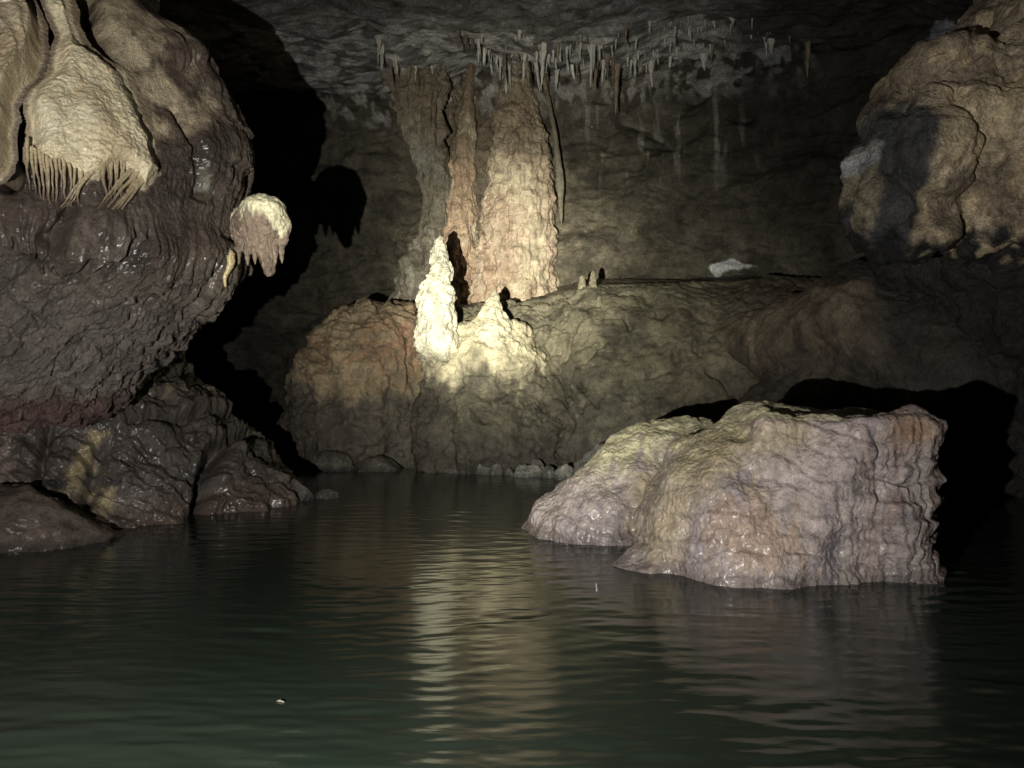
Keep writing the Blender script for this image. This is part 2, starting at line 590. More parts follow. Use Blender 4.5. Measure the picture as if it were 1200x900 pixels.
# ---- mud bank along the far shore
def bank_profile(X):
    foot = curve([-8, -3.4, -2.8, 0, 1.2, 3, 5, 8], [15, 13.4, 12.3, 11.5, 11.0, 10.6, 10.2, 9.5], X)
    cz = curve([-8, -3.6, -2.6, -1, .4, 1.4, 3.6, 5, 8], [.1, .3, 2.3, 2.55, 2.72, 2.96, 3.0, 3.0, 2.9], X)
    cy = curve([-8, -3, 0, 2, 4, 8], [15.2, 13.6, 12.9, 12.8, 12.6, 12], X)
    return foot, cy, cz
def build_bank():
    xs = np.concatenate((np.linspace(-8, -4, 40)[:-1], np.arange(-4, 6, .02), np.linspace(6, 8, 30)))
    t = np.concatenate((np.linspace(-.35, 0, 14)[:-1], np.linspace(0, 1, 190), np.linspace(1, 2, 40)[1:]))
    X, T_ = np.meshgrid(xs, t)
    X, T_ = X.ravel(), T_.ravel()
    foot, cy, cz = bank_profile(X)
    tt = np.clip(T_, -.35, 1)
    Y = foot + (cy - foot) * np.where(tt > 0, tt ** 1.25, tt)
    Z = cz * np.where(tt > 0, np.sin(np.clip(tt, 0, 1) * PI / 2) ** .95, tt * 1.6)
    back = np.clip(T_ - 1, 0, 1)
    Y = Y + back * 3.2
    Z = Z - .035 * sm(0, .1, back) + .66 * back
    P = np.stack((X, Y, Z), 1)
    Q = grid_quads(len(t), len(xs))
    N = normals(P, Q)
    d = .22 * fbm(P * .7, 3, 61) + .09 * fbm(P * 2.2, 4, 62, .55) + .045 * fbm(P * 7, 4, 63, .6)
    d *= np.where(T_ > .9, .45, 1) * (1 - .45 * sm(.6, 1.6, X))
    crack = ridged(scl(P, 1.3, 1.3, 1.0), 2, 66)
    for pts in ([(.42, 1.95), (.62, 1.5), (.95, 1.05), (1.1, .8)], [(.55, 1.35), (.8, .95), (.9, .6)], [(1.0, 1.3), (1.25, .95)]):
        d -= .13 * np.exp(-((line_d(X, Z, pts) + .05 * fbm(P * 5, 3, 67)) / .035) ** 2) * (T_ < .9)
    d -= .10 * sm(1.12, 1.4, crack) * (T_ < .9)
    V = P + N * d[:, None]
    n = fbm(P * 1.2, 4, 64)
    n2 = fbm(P * 4, 4, 65)
    T = np.tile(col(.15, .135, .092), (len(V), 1))
    T = mix(T, (.08, .072, .053), sm(-.05, .45, n + .3 * n2))
    T = mix(T, (.07, .062, .052), sm(1.7, .5, Z + .5 * n) * .8)
    T = mix(T, (.26, .24, .17), sm(.2, .6, n2) * .4)
    T = mix(T, (.09, .07, .048), sm(1.6, 3.6, X + n) * .8)
    return struct(obj('mud_bank', V, Q, M_MUD, T))
build_bank()

# ================================================================== LEFT FLOWSTONE MASS
LC = (-4.55, 6.65)
_z = [.95, 1.15, 1.37, 1.51, 1.73, 1.88, 2.1, 2.42, 2.72, 2.93, 3.12, 3.33, 3.54, 3.87, 4.22, 4.45, 5.2, 6.2, 7.3]
_x = [-3.75, -3.5, -3.3, -3.18, -2.98, -2.84, -2.66, -2.52, -2.44, -2.41, -2.40, -2.42, -2.50, -2.65, -2.86, -3.05, -3.6, -3.8, -3.65]
_r = [.55, .95, 1.15, 1.25, 1.4, 1.5, 1.6, 1.7, 1.74, 1.74, 1.72, 1.68, 1.62, 1.52, 1.38, 1.25, 1.1, 1.0, 1.1]
def lm_surf(th, z):
    rx = curve(_z, _x, z) - LC[0]
    ry = curve(_z, _r, z)
    c, s = np.cos(th), np.sin(th)
    P = np.stack((LC[0] + rx * c, LC[1] + ry * s, z), 1)
    k = .13 * fbm(P * .9, 2, 101) + .05 * fbm(P * 2.3, 2, 102)
    k = k * (1 - .6 * np.abs(c) ** 4)
    P[:, 0] += k * c
    P[:, 1] += k * s
    return P
def lm_xz(px, py):
    """elevation coordinates (x, z) of a spot on the front of the mass"""
    d = 5.3
    for _ in range(25):
        x, _y, z = at(px, py, d)
        rx = curve(_z, _x, np.array([z]))[0] - LC[0]
        ry = curve(_z, _r, np.array([z]))[0]
        q = min(abs((x - LC[0]) / rx), .999)
        d = .5 * d + .5 * (LC[1] - ry * math.sqrt(1 - q * q))
    return x, z
def lm_front(x, z):
    x, z = np.atleast_1d(x).astype(float), np.atleast_1d(z).astype(float)
    rx = curve(_z, _x, z) - LC[0]
    th = -np.arccos(np.clip((x - LC[0]) / rx, -.999, .999))
    return lm_surf(th, z)
LP = lambda pts: [lm_xz(a, b) for a, b in pts]

CURT = LP([(62, -30), (78, -30), (83, 20), (92, 45), (110, 58), (138, 76), (160, 120), (178, 165), (190, 203), (179, 226), (163, 224), (151, 206),
           (140, 196), (128, 207), (118, 214), (101, 216), (86, 201), (71, 196), (62, 206), (54, 190), (40, 185), (37, 157), (43, 100), (60, 77), (66, 33)])
DRAP = LP([(-60, -40), (28, -40), (40, 20), (43, 45), (37, 78), (26, 100), (12, 126), (10, 165), (8, 198), (0, 207), (-30, 195), (-60, 180)])
DOME = LP([(105, -30), (150, -40), (190, 33), (216, 83), (232, 130), (225, 150), (206, 128), (186, 118), (178, 140), (160, 110), (138, 76), (112, 58)])

def build_left_mass():
    root = thing('rock_formation', (LC[0], LC[1], 0.9), 'huge overhanging brown flowstone mass with pale beige curtains on the left side of the cave', 'rock formation')
    base = (LC[0], LC[1], 0.9)
    deg = np.concatenate((np.arange(-122, 28, .2), np.arange(28, 238, 4)))
    th = np.radians(deg)
    zs = np.concatenate((np.arange(.95, 4.75, .0062), np.linspace(4.75, 7.3, 60)))
    TH, Z = np.meshgrid(th, zs)
    TH, Z = TH.ravel(), Z.ravel()
    P = lm_surf(TH, Z)
    Q = grid_quads(len(zs), len(th), True)
    N = normals(P, Q)
    X = P[:, 0]
    front = P[:, 1] < LC[1] + .9
    arc = TH * 1.8
    # warped flow coordinates: folds run down and swing to the right lower down
    F = np.stack((arc + .07 * fbm(P * 1.6, 3, 110), Z * .22, arc * 0), 1)
    fl = ridged(scl(F, 4.5, 3.0, 1), 2, 111)
    fl2 = ridged(scl(F, 11, 6, 1), 2, 112)
    fl3 = ridged(scl(F, 24, 12, 1), 2, 119)
    sdc = poly_sd(X, Z, CURT)
    sdd = poly_sd(X, Z, DRAP)
    sdo = poly_sd(X, Z, DOME)
    smooth_ = sm(.10, -.06, sdo)
    big = ridged(np.stack((arc * 1.9 + .25 * fbm(P * .9, 2, 124), Z * .35, 0 * Z), 1), 2, 123)
    fmod = sm(-.35, .35, fbm(scl(P, 1.5, 1.5, .9), 2, 125))
    mid = sm(1.75, 2.45, Z + .2 * fbm(P * 1.3, 2, 117))
    d = (1 - smooth_) * mid * (.07 * big + .055 * fl + (.042 * fl2 + .018 * fl3) * (.25 + .75 * fmod))
    tier = Z * 1.75 + .22 * fl + .13 * fl2 + .05 * fl3 + 1.1 * fbm(scl(P, .8, .8, .5), 2, 126)
    hem = tier - np.floor(tier)
    d += (1 - smooth_) * sm(1.6, 2.1, Z) * .085 * np.where(hem < .07, hem / .07, (1 - hem) / .93) * (.35 + .65 * fmod)
    under = sm(.42, .06, np.minimum(sdc, sdd))
    d *= 1 - .85 * under
    d -= .06 * under
    Pd = np.stack((X * .8 + Z * .6, P[:, 1], Z * .8 - X * .6), 1)
    w1, w2 = worley(scl(Pd, 3.2, 6, 7) + .5 * fbm(P * 3, 2, 116)[:, None], 109)
    d += (1 - mid) * (.05 * sm(0, .35, w2 - w1) + .04 * fbm(scl(Pd, 3, 6, 7), 4, 113, .6))
    d += (1 - .8 * smooth_) * (.016 * fbm(scl(Pd, 9, 15, 16), 4, 114, .65) * (1.4 - .7 * mid) + .006 * fbm(scl(P, 34, 34, 26), 2, 118))
    d += smooth_ * .016 * fbm(scl(P, 3, 3, 1.5), 3, 115)
    # deep clefts between the curtains
    for pts, w, dep in (([(42, -40), (54, 20), (52, 60), (44, 90), (28, 118), (20, 150), (10, 210)], .055, .9),
                        ([(90, -40), (96, 10), (103, 52)], .065, .9),
                        ([(102, 50), (140, 77), (165, 122), (188, 200)], .022, .06),
                        ([(55, 275), (75, 262), (88, 248)], .04, .22),
                        ([(200, 120), (214, 150), (226, 172), (229, 205), (226, 228)], .02, .08),
                        ([(262, 190), (268, 215), (262, 255), (250, 275)], .02, .07),
                        ([(0, 350), (30, 320), (50, 290)], .03, .06)):
        d -= dep * np.exp(-(line_d(X, Z, LP(pts)) / w) ** 2) * front
    V = P + N * d[:, None]
    n = fbm(P * 1.8, 4, 120)
    n2 = fbm(scl(P, 6, 6, 3), 4, 121)
    T = np.tile(col(.062, .045, .034), (len(V), 1))
    T = mix(T, (.115, .092, .072), sm(-.1, .45, n) * .8)
    T = mix(T, (.034, .024, .019), sm(.1, .5, n2) * .6)
    T = mix(T, (.115, .10, .085), sm(2.35, 1.7, Z + .25 * n) * .7)                 # dustier belly
    T = mix(T, (.13, .092, .06), sm(.2, -.12, sdo + .12 * n2 + .1 * n) * .6)
    T = mix(T, (.52, .43, .285), sm(.03, -.14, sdo + .14 * n2 + .08 * n))            # ochre dome
    T = mix(T, (.36, .29, .19), sm(.02, -.03, sdc + .03 * n2) * .9)
    T = mix(T, (.33, .26, .17), sm(.02, -.03, sdd + .03 * n2) * .9)
    for poly, c, amt in (([(229, 188), (235, 180), (240, 205), (238, 218), (231, 218)], (.30, .30, .25), .85),
                         ([(236, 150), (252, 160), (262, 185), (255, 190), (245, 172)], (.25, .19, .13), .8),
                         ([(262, 305), (272, 300), (272, 330), (264, 336)], (.42, .34, .18), 1),
                         ([(165, 100), (178, 108), (190, 128), (180, 130), (168, 112)], (.48, .37, .2), .7)):
        T = mix(T, c, sm(.03, -.03, poly_sd(X, Z, LP(poly)) + .05 * n2 + .02 * fl2) * amt)
    lip = sm(1.32, 1.12, Z + .05 * n) * sm(-2.6, -3.2, X)
    T = mix(T, (.07, .036, .032), lip * .85)
    obj('body', V, Q, M_WET, T, base, root, wet=np.clip(.12 + .88 * mid + .25 * n, .05, 1) * (1 - .7 * smooth_))

    # --- curtains: thick shells of calcite lying over the body, thickest at their lower lip
    def shell(name, poly, thick, seed, tones, fold):
        sd0 = poly_sd(X, Z, poly)
        nn = fbm(scl(P, 5, 5, 5), 3, seed)
        sd = sd0 + .018 * nn
        keep_v = (sd < .05) & front
        zlo = min(p[1] for p in poly)
        zhi = max(p[1] for p in poly if p[1] < 4.5)
        low = sm(zlo + .75, zlo + .05, Z)
        off = thick * (.50 + .55 * low) * sm(.012, -.085, sd) - .05
        inn = sm(0, -.06, sd)
        off += fold * (.35 + .65 * low if name == 'flowstone_curtain' else 1) * ridged(np.stack((arc * 6 + .22 * fbm(P * 1.5, 2, seed + 7), Z * .5, 0 * Z), 1), 2, seed + 1) * inn
        off += .35 * fold * ridged(np.stack((arc * 15 + .3 * fbm(P * 2.5, 2, seed + 7), Z * .9, 0 * Z), 1), 2, seed + 9) * inn * low
        w1, w2 = worley(np.stack((X * 20 + Z * 6, P[:, 1] * 20, Z * 26 - X * 8), 1) + .9 * nn[:, None], seed + 2)
        w3, w4 = worley(scl(P, 46, 46, 40) + .8 * nn[:, None], seed + 6)
        off += (.016 * (.6 - w1) + .006 * (.6 - w3) + .016 * fbm(scl(P, 5, 5, 4), 3, seed + 3)) * sm(0, -.04, sd)
        VV = P + N * off[:, None]
        q = Q[keep_v[Q].all(1)]
        lab = np.arange(len(P))                                 # keep the one connected sheet
        while True:
            m = lab[q].min(1)
            new = lab.copy()
            for k in range(4):
                np.minimum.at(new, q[:, k], m)
            new = new[new]
            if (new == lab).all():
                break
            lab = new
        ids, cn = np.unique(lab[q[:, 0]], return_counts=True)
        q = q[lab[q[:, 0]] == ids[cn.argmax()]]
        used = np.unique(q)
        re = -np.ones(len(P), np.int64)
        re[used] = np.arange(len(used))
        v = VV[used]
        pn = n[used]
        pz = v[:, 2]
        t = np.tile(np.array(tones[0]), (len(v), 1))
        t = mix(t, tones[1], sm(-.1, .5, fbm(scl(v, 4, 4, .8), 3, seed + 4)) * .7)
        t = mix(t, tones[2], sm(.1, .5, pn + .5 * fbm(v * 3, 3, seed + 5)) * .6)
        t = mix(t, tones[3], sm(-.0, .03, sd[used]) * .9)
        obj(name, v, re[q], M_FLOW, t, base, root)
    shell('flowstone_curtain', CURT, .17, 131, [(.68, .59, .39), (.57, .45, .27), (.72, .65, .47), (.20, .15, .1)], .022)
    shell('drapery', DRAP, .30, 151, [(.40, .32, .20), (.28, .20, .13), (.48, .41, .28), (.12, .09, .07)], .05)

    # --- ribs and drips that fringe the lower lip of the curtains
    def rib(px0, py0, px1, py1, r0, sag, name='drip'):
        (x0, z0), (x1, z1) = lm_xz(px0, py0), lm_xz(px1, py1)
        t = np.linspace(0, 1, 26)
        x = x0 + (x1 - x0) * t ** 1.0 + (.006 * np.sin(t * 7 + px0 * 3) + .004 * np.sin(t * 15 + px0)) * t
        z = z0 + (z1 - z0) * t
        S = lm_front(x, z)
        out = lerp(.085, .03, t) * sag
        S[:, 1] -= out
        rr = .72 * r0 * (1 - t) ** .6 + .0015 * (1 + .10 * np.sin(t * 13 + px0) * np.sin(t * 31 + py0)) * np.clip((1 - t) * 9, 0.05, 1)
        v, q = tube(S, rr, 10, 1.25)
        tt = np.linspace(0, 1, 26).repeat(10)
        T = mix(np.tile(col(.44, .36, .22), (len(v), 1)), (.13, .09, .055), sm(.1, .9, tt))
        obj(name, v, q, M_FLOW, T, base, root)
    for a in ((190, 200, 112, 268, .020, 1), (186, 200, 120, 266, .012, 1), (183, 206, 128, 262, .016, 1), (176, 205, 124, 256, .013, 1), (172, 200, 136, 248, .010, 1),
              (168, 205, 117, 254, .017, 1), (162, 203, 116, 246, .011, 1), (158, 203, 108, 252, .015, 1), (153, 190, 138, 244, .013, 1), (149, 190, 142, 236, .009, 1),
              (146, 185, 132, 240, .014, 1), (128, 176, 124, 240, .024, 1.1), (134, 182, 130, 226, .012, 1), (138, 185, 128, 238, .015, 1), (141, 188, 138, 244, .010, 1),
              (122, 196, 66, 252, .020, .95), (116, 203, 72, 250, .012, .9), (110, 205, 80, 247, .015, .9), (82, 190, 78, 246, .014, .9), (77, 190, 75, 236, .009, .9),
              (73, 184, 70, 250, .014, .95), (67, 190, 66, 244, .010, .9), (63, 188, 62, 252, .015, .95), (58, 184, 59, 238, .010, .9), (54, 180, 56, 246, .014, .9),
              (49, 178, 50, 240, .012, .9), (45, 176, 44, 234, .014, .9), (88, 195, 86, 240, .012, .9), (94, 202, 84, 246, .010, .9), (101, 206, 90, 246, .013, .9),
              (40, 166, 37, 228, .014, .9)):
        rib(*a)
build_left_mass()

# ---- pedestal under the left mass
def build_pedestal():
    lc = (-4.9, 8.75)
    zz = [-.7, -.1, .1, .25, .44, .78, 1.03, 1.33, 1.55, 1.75]
    xr = [-2.35, -2.52, -2.64, -2.76, -2.92, -3.36, -3.68, -4.05, -4.2, -4.4]
    ryv = [2.2, 2.12, 2.08, 2.03, 1.98, 1.88, 1.8, 1.72, 1.6, 1.2]
    deg = np.concatenate((np.arange(-120, 40, .22), np.arange(40, 240, 4)))
    th = np.radians(deg)
    zs = np.concatenate((np.linspace(-.7, -.06, 12)[:-1], np.arange(-.06, 1.75, .0072)))
    TH, Z = np.meshgrid(th, zs)
    TH, Z = TH.ravel(), Z.ravel()
    rx = curve(zz, xr, Z) - lc[0]
    ry = curve(zz, ryv, Z)
    P = np.stack((lc[0] + rx * np.cos(TH), lc[1] + ry * np.sin(TH), Z), 1)
    Q = grid_quads(len(zs), len(th), True)
    N = normals(P, Q)
    X = P[:, 0]
    # beds dip down to the right
    B = np.stack((X * .8 - Z * .6, P[:, 1], Z * .8 + X * .6), 1)
    d = .13 * fbm(P * 1.3, 3, 201) + .09 * ridged(scl(B, .7, 1.2, 3.6), 3, 202, .6) + .04 * fbm(P * 6, 4, 203, .6) + .012 * fbm(P * 17, 3, 204)
    w1, w2 = worley(scl(B, 1.6, 2, 4) + .4 * fbm(P * 2, 3, 207)[:, None], 208)
    d += .05 * sm(0, .3, w2 - w1)
    L = lambda pts, dd: [(at(a, b, dd)[0], at(a, b, dd)[2]) for a, b in pts]
    fr = P[:, 1] < lc[1] + .6
    for pts, w, dep, dd in (([(213, 540), (222, 575), (228, 622)], .05, .35, 7.35), ([(190, 455), (205, 500), (213, 535)], .04, .12, 7.4), ([(95, 540), (100, 575), (92, 625)], .05, .2, 6.9),
                            ([(35, 500), (38, 540), (42, 575)], .03, .16, 6.8), ([(120, 510), (160, 512), (200, 515)], .025, .09, 7.1)):
        d -= dep * np.exp(-(line_d(X, Z, L(pts, dd)) / w) ** 2) * fr
    d += .14 * sm(.12, -.05, poly_sd(X, Z, L([(60, 480), (140, 476), (190, 458), (205, 490), (150, 505), (70, 500)], 7.1))) * fr
    V = P + N * d[:, None]
    n = fbm(P * 2, 4, 205)
    n2 = fbm(P * 7, 4, 206)
    T = np.tile(col(.068, .055, .047), (len(V), 1))
    T = mix(T, (.105, .09, .08), sm(0, .5, n))
    T = mix(T, (.03, .025, .022), sm(.1, .5, n2) * .6)
    T = mix(T, (.10, .062, .045), sm(.35, .05, Z + .1 * n) * .5)
    for pts, c, amt, dd in (([(196, 432), (206, 436), (232, 462), (258, 486), (280, 512), (268, 510), (244, 488), (220, 468), (198, 446)], (.34, .28, .17), 1, 8.2),
                            ([(76, 535), (88, 522), (92, 560), (84, 575), (70, 572)], (.38, .30, .15), .9, 6.9),
                            ([(98, 582), (118, 578), (119, 616), (102, 618)], (.42, .35, .19), .9, 6.9),
                            ([(0, 490), (12, 490), (14, 560), (0, 570)], (.30, .22, .18), .7, 6.8),
                            ([(40, 482), (100, 488), (135, 478), (138, 484), (90, 496), (45, 492)], (.36, .29, .17), .7, 7.0),
                            ([(60, 560), (85, 566), (95, 580), (75, 580)], (.30, .23, .13), .7, 6.9)):
        T = mix(T, np.array(c) * .8, sm(.07, -.07, poly_sd(X, Z, L(pts, dd)) + .10 * n2 + .04 * fbm(P * 19, 3, 209)) * amt * .85 * fr)
    o = obj('rock_pedestal', V, Q, M_WET, T, (lc[0], lc[1], 0))
    tag(o, 'dark craggy wet rock pedestal rising from the water beneath the overhanging flowstone mass', 'rock')
build_pedestal()

# ---- hanging lobe beside the mass
def build_lobe():
    c = at(306, 262, 6.6)
    root = thing('stalactite', (c[0] - .2, c[1], c[2] + .3), 'stubby brown hanging stalactite lobe with a white cap on the edge of the left mass', 'stalactite')
    base = np.array(root.location)
    s = .00694
    def fn(P):
        q = P - c
        a = ell(q, (.01, 0, .115), (.185, .2, .12))
        a = smin(a, ell(q, (.075, 0, .03), (.15, .18, .16)), .06)
        a = smin(a, ell(q, (-.26, .28, .03), (.25, .25, .15)), .08)
        a = smin(a, cap(q, (.0, 0, .03), (.08, 0, -.40), .175, .03), .06)
        a = smin(a, cap(q, (.17, .02, .0), (.165, .02, -.16), .07, .03), .05)
        a = smin(a, cap(q, (-.07, -.03, .0), (-.08, -.03, -.25), .12, .02), .05)
        a = smin(a, cap(q, (-.16, .02, .0), (-.17, .02, -.2), .09, .02), .05)
        return a
    V, Q = nets(fn, c + (-.6, -.35, -.5), c + (.35, .6, .35), .009)
    V = relax(V, Q, 2)
    N = normals(V, Q)
    q = V - c
    low = sm(.05, -.1, q[:, 2])
    d = .022 * ridged(scl(V, 9, 9, .7), 2, 301) * (.25 + .75 * low) + .012 * fbm(V * 9, 3, 302) + .007 * fbm(V * 28, 3, 303)
    V = V + N * d[:, None]
    # ragged drip ends
    T = np.tile(col(.17, .125, .095), (len(V), 1))
    n = fbm(V * 7, 4, 304)
    st = fbm(scl(V, 14, 14, 1.5), 3, 305)
    T = mix(T, (.09, .065, .05), sm(0, .5, n) * .7)
    capm = sm(.02, .12, q[:, 2] + .12 * st + sm(.02, .2, q[:, 0]) * .13)
    T = mix(T, (.62, .57, .40), capm)
    obj('body', V, Q, M_SPEL, T, base, root)
    for k, (dx, dy, l) in enumerate(((.09, -.03, .12), (.03, -.05, .16), (.17, .0, .08), (-.04, -.06, .10), (-.11, -.04, .11), (.13, -.05, .09), (-.2, 0, .09), (0, .02, .13))):
        l *= .6
        top = c + (dx, dy, -.17 - .5 * l)
        t = np.linspace(0, 1, 14)
        path = top + np.stack((0 * t + .01 * t, 0 * t, -t * (l + .1)), 1)
        v, qq = tube(path, .034 * (1 - t) ** .7 * (1 + .15 * np.sin(t * 17 + k)) + .002, 10)
        obj('drip', v, qq, M_SPEL, (.16, .12, .09), base, root)
build_lobe()

# ---- a small yellow drapery under the lobe
def build_small_drape():
    a = at(270, 300, 6.45)
    t = np.linspace(0, 1, 40)
    parts = []
    for k in range(5):
        p = a + np.array((-.02 * k, .03 * k, .03 * k)) + np.stack((-.05 * t + .012 * np.sin(t * 7 + k), 0 * t, -.26 * t), 1)
        parts.append(tube(p, .036 * (1 - t) ** .6 + .003, 10))
    V, Q = join(parts)
    V = V + normals(V, Q) * (.006 * fbm(V * 20, 3, 3))[:, None]
    o = obj('drapery', V, Q, M_FLOW, (.34, .27, .14), a)
    tag(o, 'small yellowish drapery hanging just below the white capped stalactite lobe', 'drapery')
build_small_drape()

# ================================================================== RIGHT SIDE
def build_right_boulder():
    def fn(P):
        x, y, z = P[:, 0], P[:, 1], P[:, 2]
        # front block: nearly upright right end, rounded left shoulder
        a = rbox(P, (2.30, 5.75, .30), (.58, .62, .79), .11, -.10)
        a = smin(a, ell(P, (1.80, 5.72, .10), (.86, .78, .93)), .16)
        a = smin(a, ell(P, (1.22, 5.50, -.08), (.52, .30, .27)), .07)       # low toe at the water
        a = smin(a, ell(P, (1.75, 5.25, -.12), (.6, .34, .4)), .14)
        a = smin(a, ell(P, (1.38, 5.45, .38), (.34, .26, .34)), .12)
        a = smin(a, ell(P, (2.12, 5.22, .62), (.42, .16, .30)), .10)
        a = smin(a, ell(P, (2.56, 5.3, .25), (.24, .26, .62)), .08)
        a = smin(a, ell(P, (1.75, 5.12, .28), (.3, .16, .34)), .10)
        b = ell(P, (1.55, 7.0, .05), (.95, .75, .93))                        # rear lobe
        b = smin(b, ell(P, (.95, 6.78, -.08), (.78, .62, .72)), .2)
        b = smin(b, ell(P, (.52, 6.9, -.15), (.42, .5, .45)), .12)
        r = smin(a, b, .07)
        # the upright end carries horizontal ledges
        return r
    V, Q = nets(fn, (-.1, 4.6, -.45), (3.2, 8.0, 1.3), .011)
    V = relax(V, Q, 2)
    N = normals(V, Q)
    n0 = fbm(V * 1.6, 3, 401)
    up = np.clip(N[:, 2], 0, 1)
    steep = 1 - sm(.35, .8, up)
    d = .07 * n0 + .045 * fbm(V * 3.3, 2, 414)
    V = V + N * d[:, None]
    N = normals(V, Q)
    P = V.copy()
    nw = fbm(P * 3.2, 3, 402)
    right = sm(2.0, 2.7, P[:, 0])
    # stepped flow ledges: lips that overhang a little, wandering with noise
    tz = P[:, 2] * 6.2 + .45 * nw + 1.5 * fbm(P * .9, 2, 408)
    row_ = np.floor(tz)
    st = tz - row_
    led = np.where(st < .75, st / .75, (1 - st) / .25)
    d = .036 * led * steep * (.4 + .6 * right) * sm(-.3, .3, fbm(scl(P, 1.5, 1.5, 3), 2, 409) + .3 * right)
    fx_ = np.stack((P[:, 0] * 12 + .5 * nw, P[:, 1] * 12, P[:, 2] * 1.1), 1)
    d += (.024 * ridged(fx_, 2, 403) + .010 * ridged(fx_ * np.array((2.6, 2.6, 1.6)), 2, 407)) * steep * (.25 + .75 * right)
    w1, w2 = worley(scl(P, 11, 11, 7) + .9 * fbm(P * 4, 3, 415)[:, None], 404)
    amt = sm(-.35, .4, fbm(P * 1.7, 2, 416))
    d += .026 * (.55 - w1) * (1.0 - .5 * right) * amt
    w3, w4 = worley(scl(P, 30, 30, 20) + .6 * nw[:, None], 405)
    d += .011 * (.55 - w3) * (1.2 - .8 * amt)
    d += .011 * fbm(P * 8, 4, 406, .6)
    fl = line_d(P[:, 0], P[:, 1], [(1.75, 6.35), (1.2, 6.15), (.95, 6.0)])
    d -= .07 * np.exp(-(fl / .12) ** 2)
    V = P + N * d[:, None]
    n = fbm(scl(P, 3.2, 3.2, 1.1) + .3 * nw[:, None], 5, 410, .6)
    n2 = fbm(scl(P, 9, 9, 2.4) + .4 * nw[:, None], 4, 411, .6)
    n3 = fbm(P * 16, 3, 412)
    T = np.tile(col(.42, .35, .325), (len(V), 1))
    T = mix(T, (.30, .26, .28), sm(-.1, .4, n) * .8)                            # violet grey
    T = mix(T, (.50, .43, .40), sm(.15, .5, n2) * .6)
    topm = sm(.55, .85, up + .25 * n2) * sm(.35, .75, P[:, 2] + .1 * n) * sm(2.75, 1.9, P[:, 0] + .4 * n)
    T = mix(T, (.60, .55, .35), topm * .95)                                      # cream yellow crown
    flow = np.exp(-(line_d(P[:, 0], P[:, 2], [(1.9, .98), (1.45, .85), (1.12, .5), (1.02, .12)]) / .13) ** 2) * (P[:, 1] < 6.4)
    T = mix(T, (.40, .32, .18), flow * .7)                                     # olive runnel between the lobes
    och = np.exp(-(((P[:, 0] - 1.55) / .34) ** 2 + ((P[:, 2] - .33) / .3) ** 2)) * (P[:, 1] < 6)
    T = mix(T, (.48, .32, .19), sm(.2, .9, och + .5 * n2 + .25 * n) * .5)
    T = mix(T, (.38, .22, .10), np.exp(-(((P[:, 0] - 2.62) / .14) ** 2 + ((P[:, 2] - 1.0) / .1) ** 2)) * .8)
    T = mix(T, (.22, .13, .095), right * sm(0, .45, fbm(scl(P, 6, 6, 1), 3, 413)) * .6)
    T = mix(T, (.16, .13, .115), sm(.12, .02, P[:, 2]) * .6)
    T = T * (1 + .18 * n3 - .18 * sm(.5, .8, w1) - .1 * sm(.5, .8, w3))[:, None]
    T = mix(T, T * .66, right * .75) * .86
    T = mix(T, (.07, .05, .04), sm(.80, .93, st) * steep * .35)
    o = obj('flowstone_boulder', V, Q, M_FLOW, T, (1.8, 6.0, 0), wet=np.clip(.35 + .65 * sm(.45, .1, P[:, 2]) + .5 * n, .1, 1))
    tag(o, 'large pale purplish and cream flowstone boulder with stepped ledges standing in the water', 'boulder')
build_right_boulder()

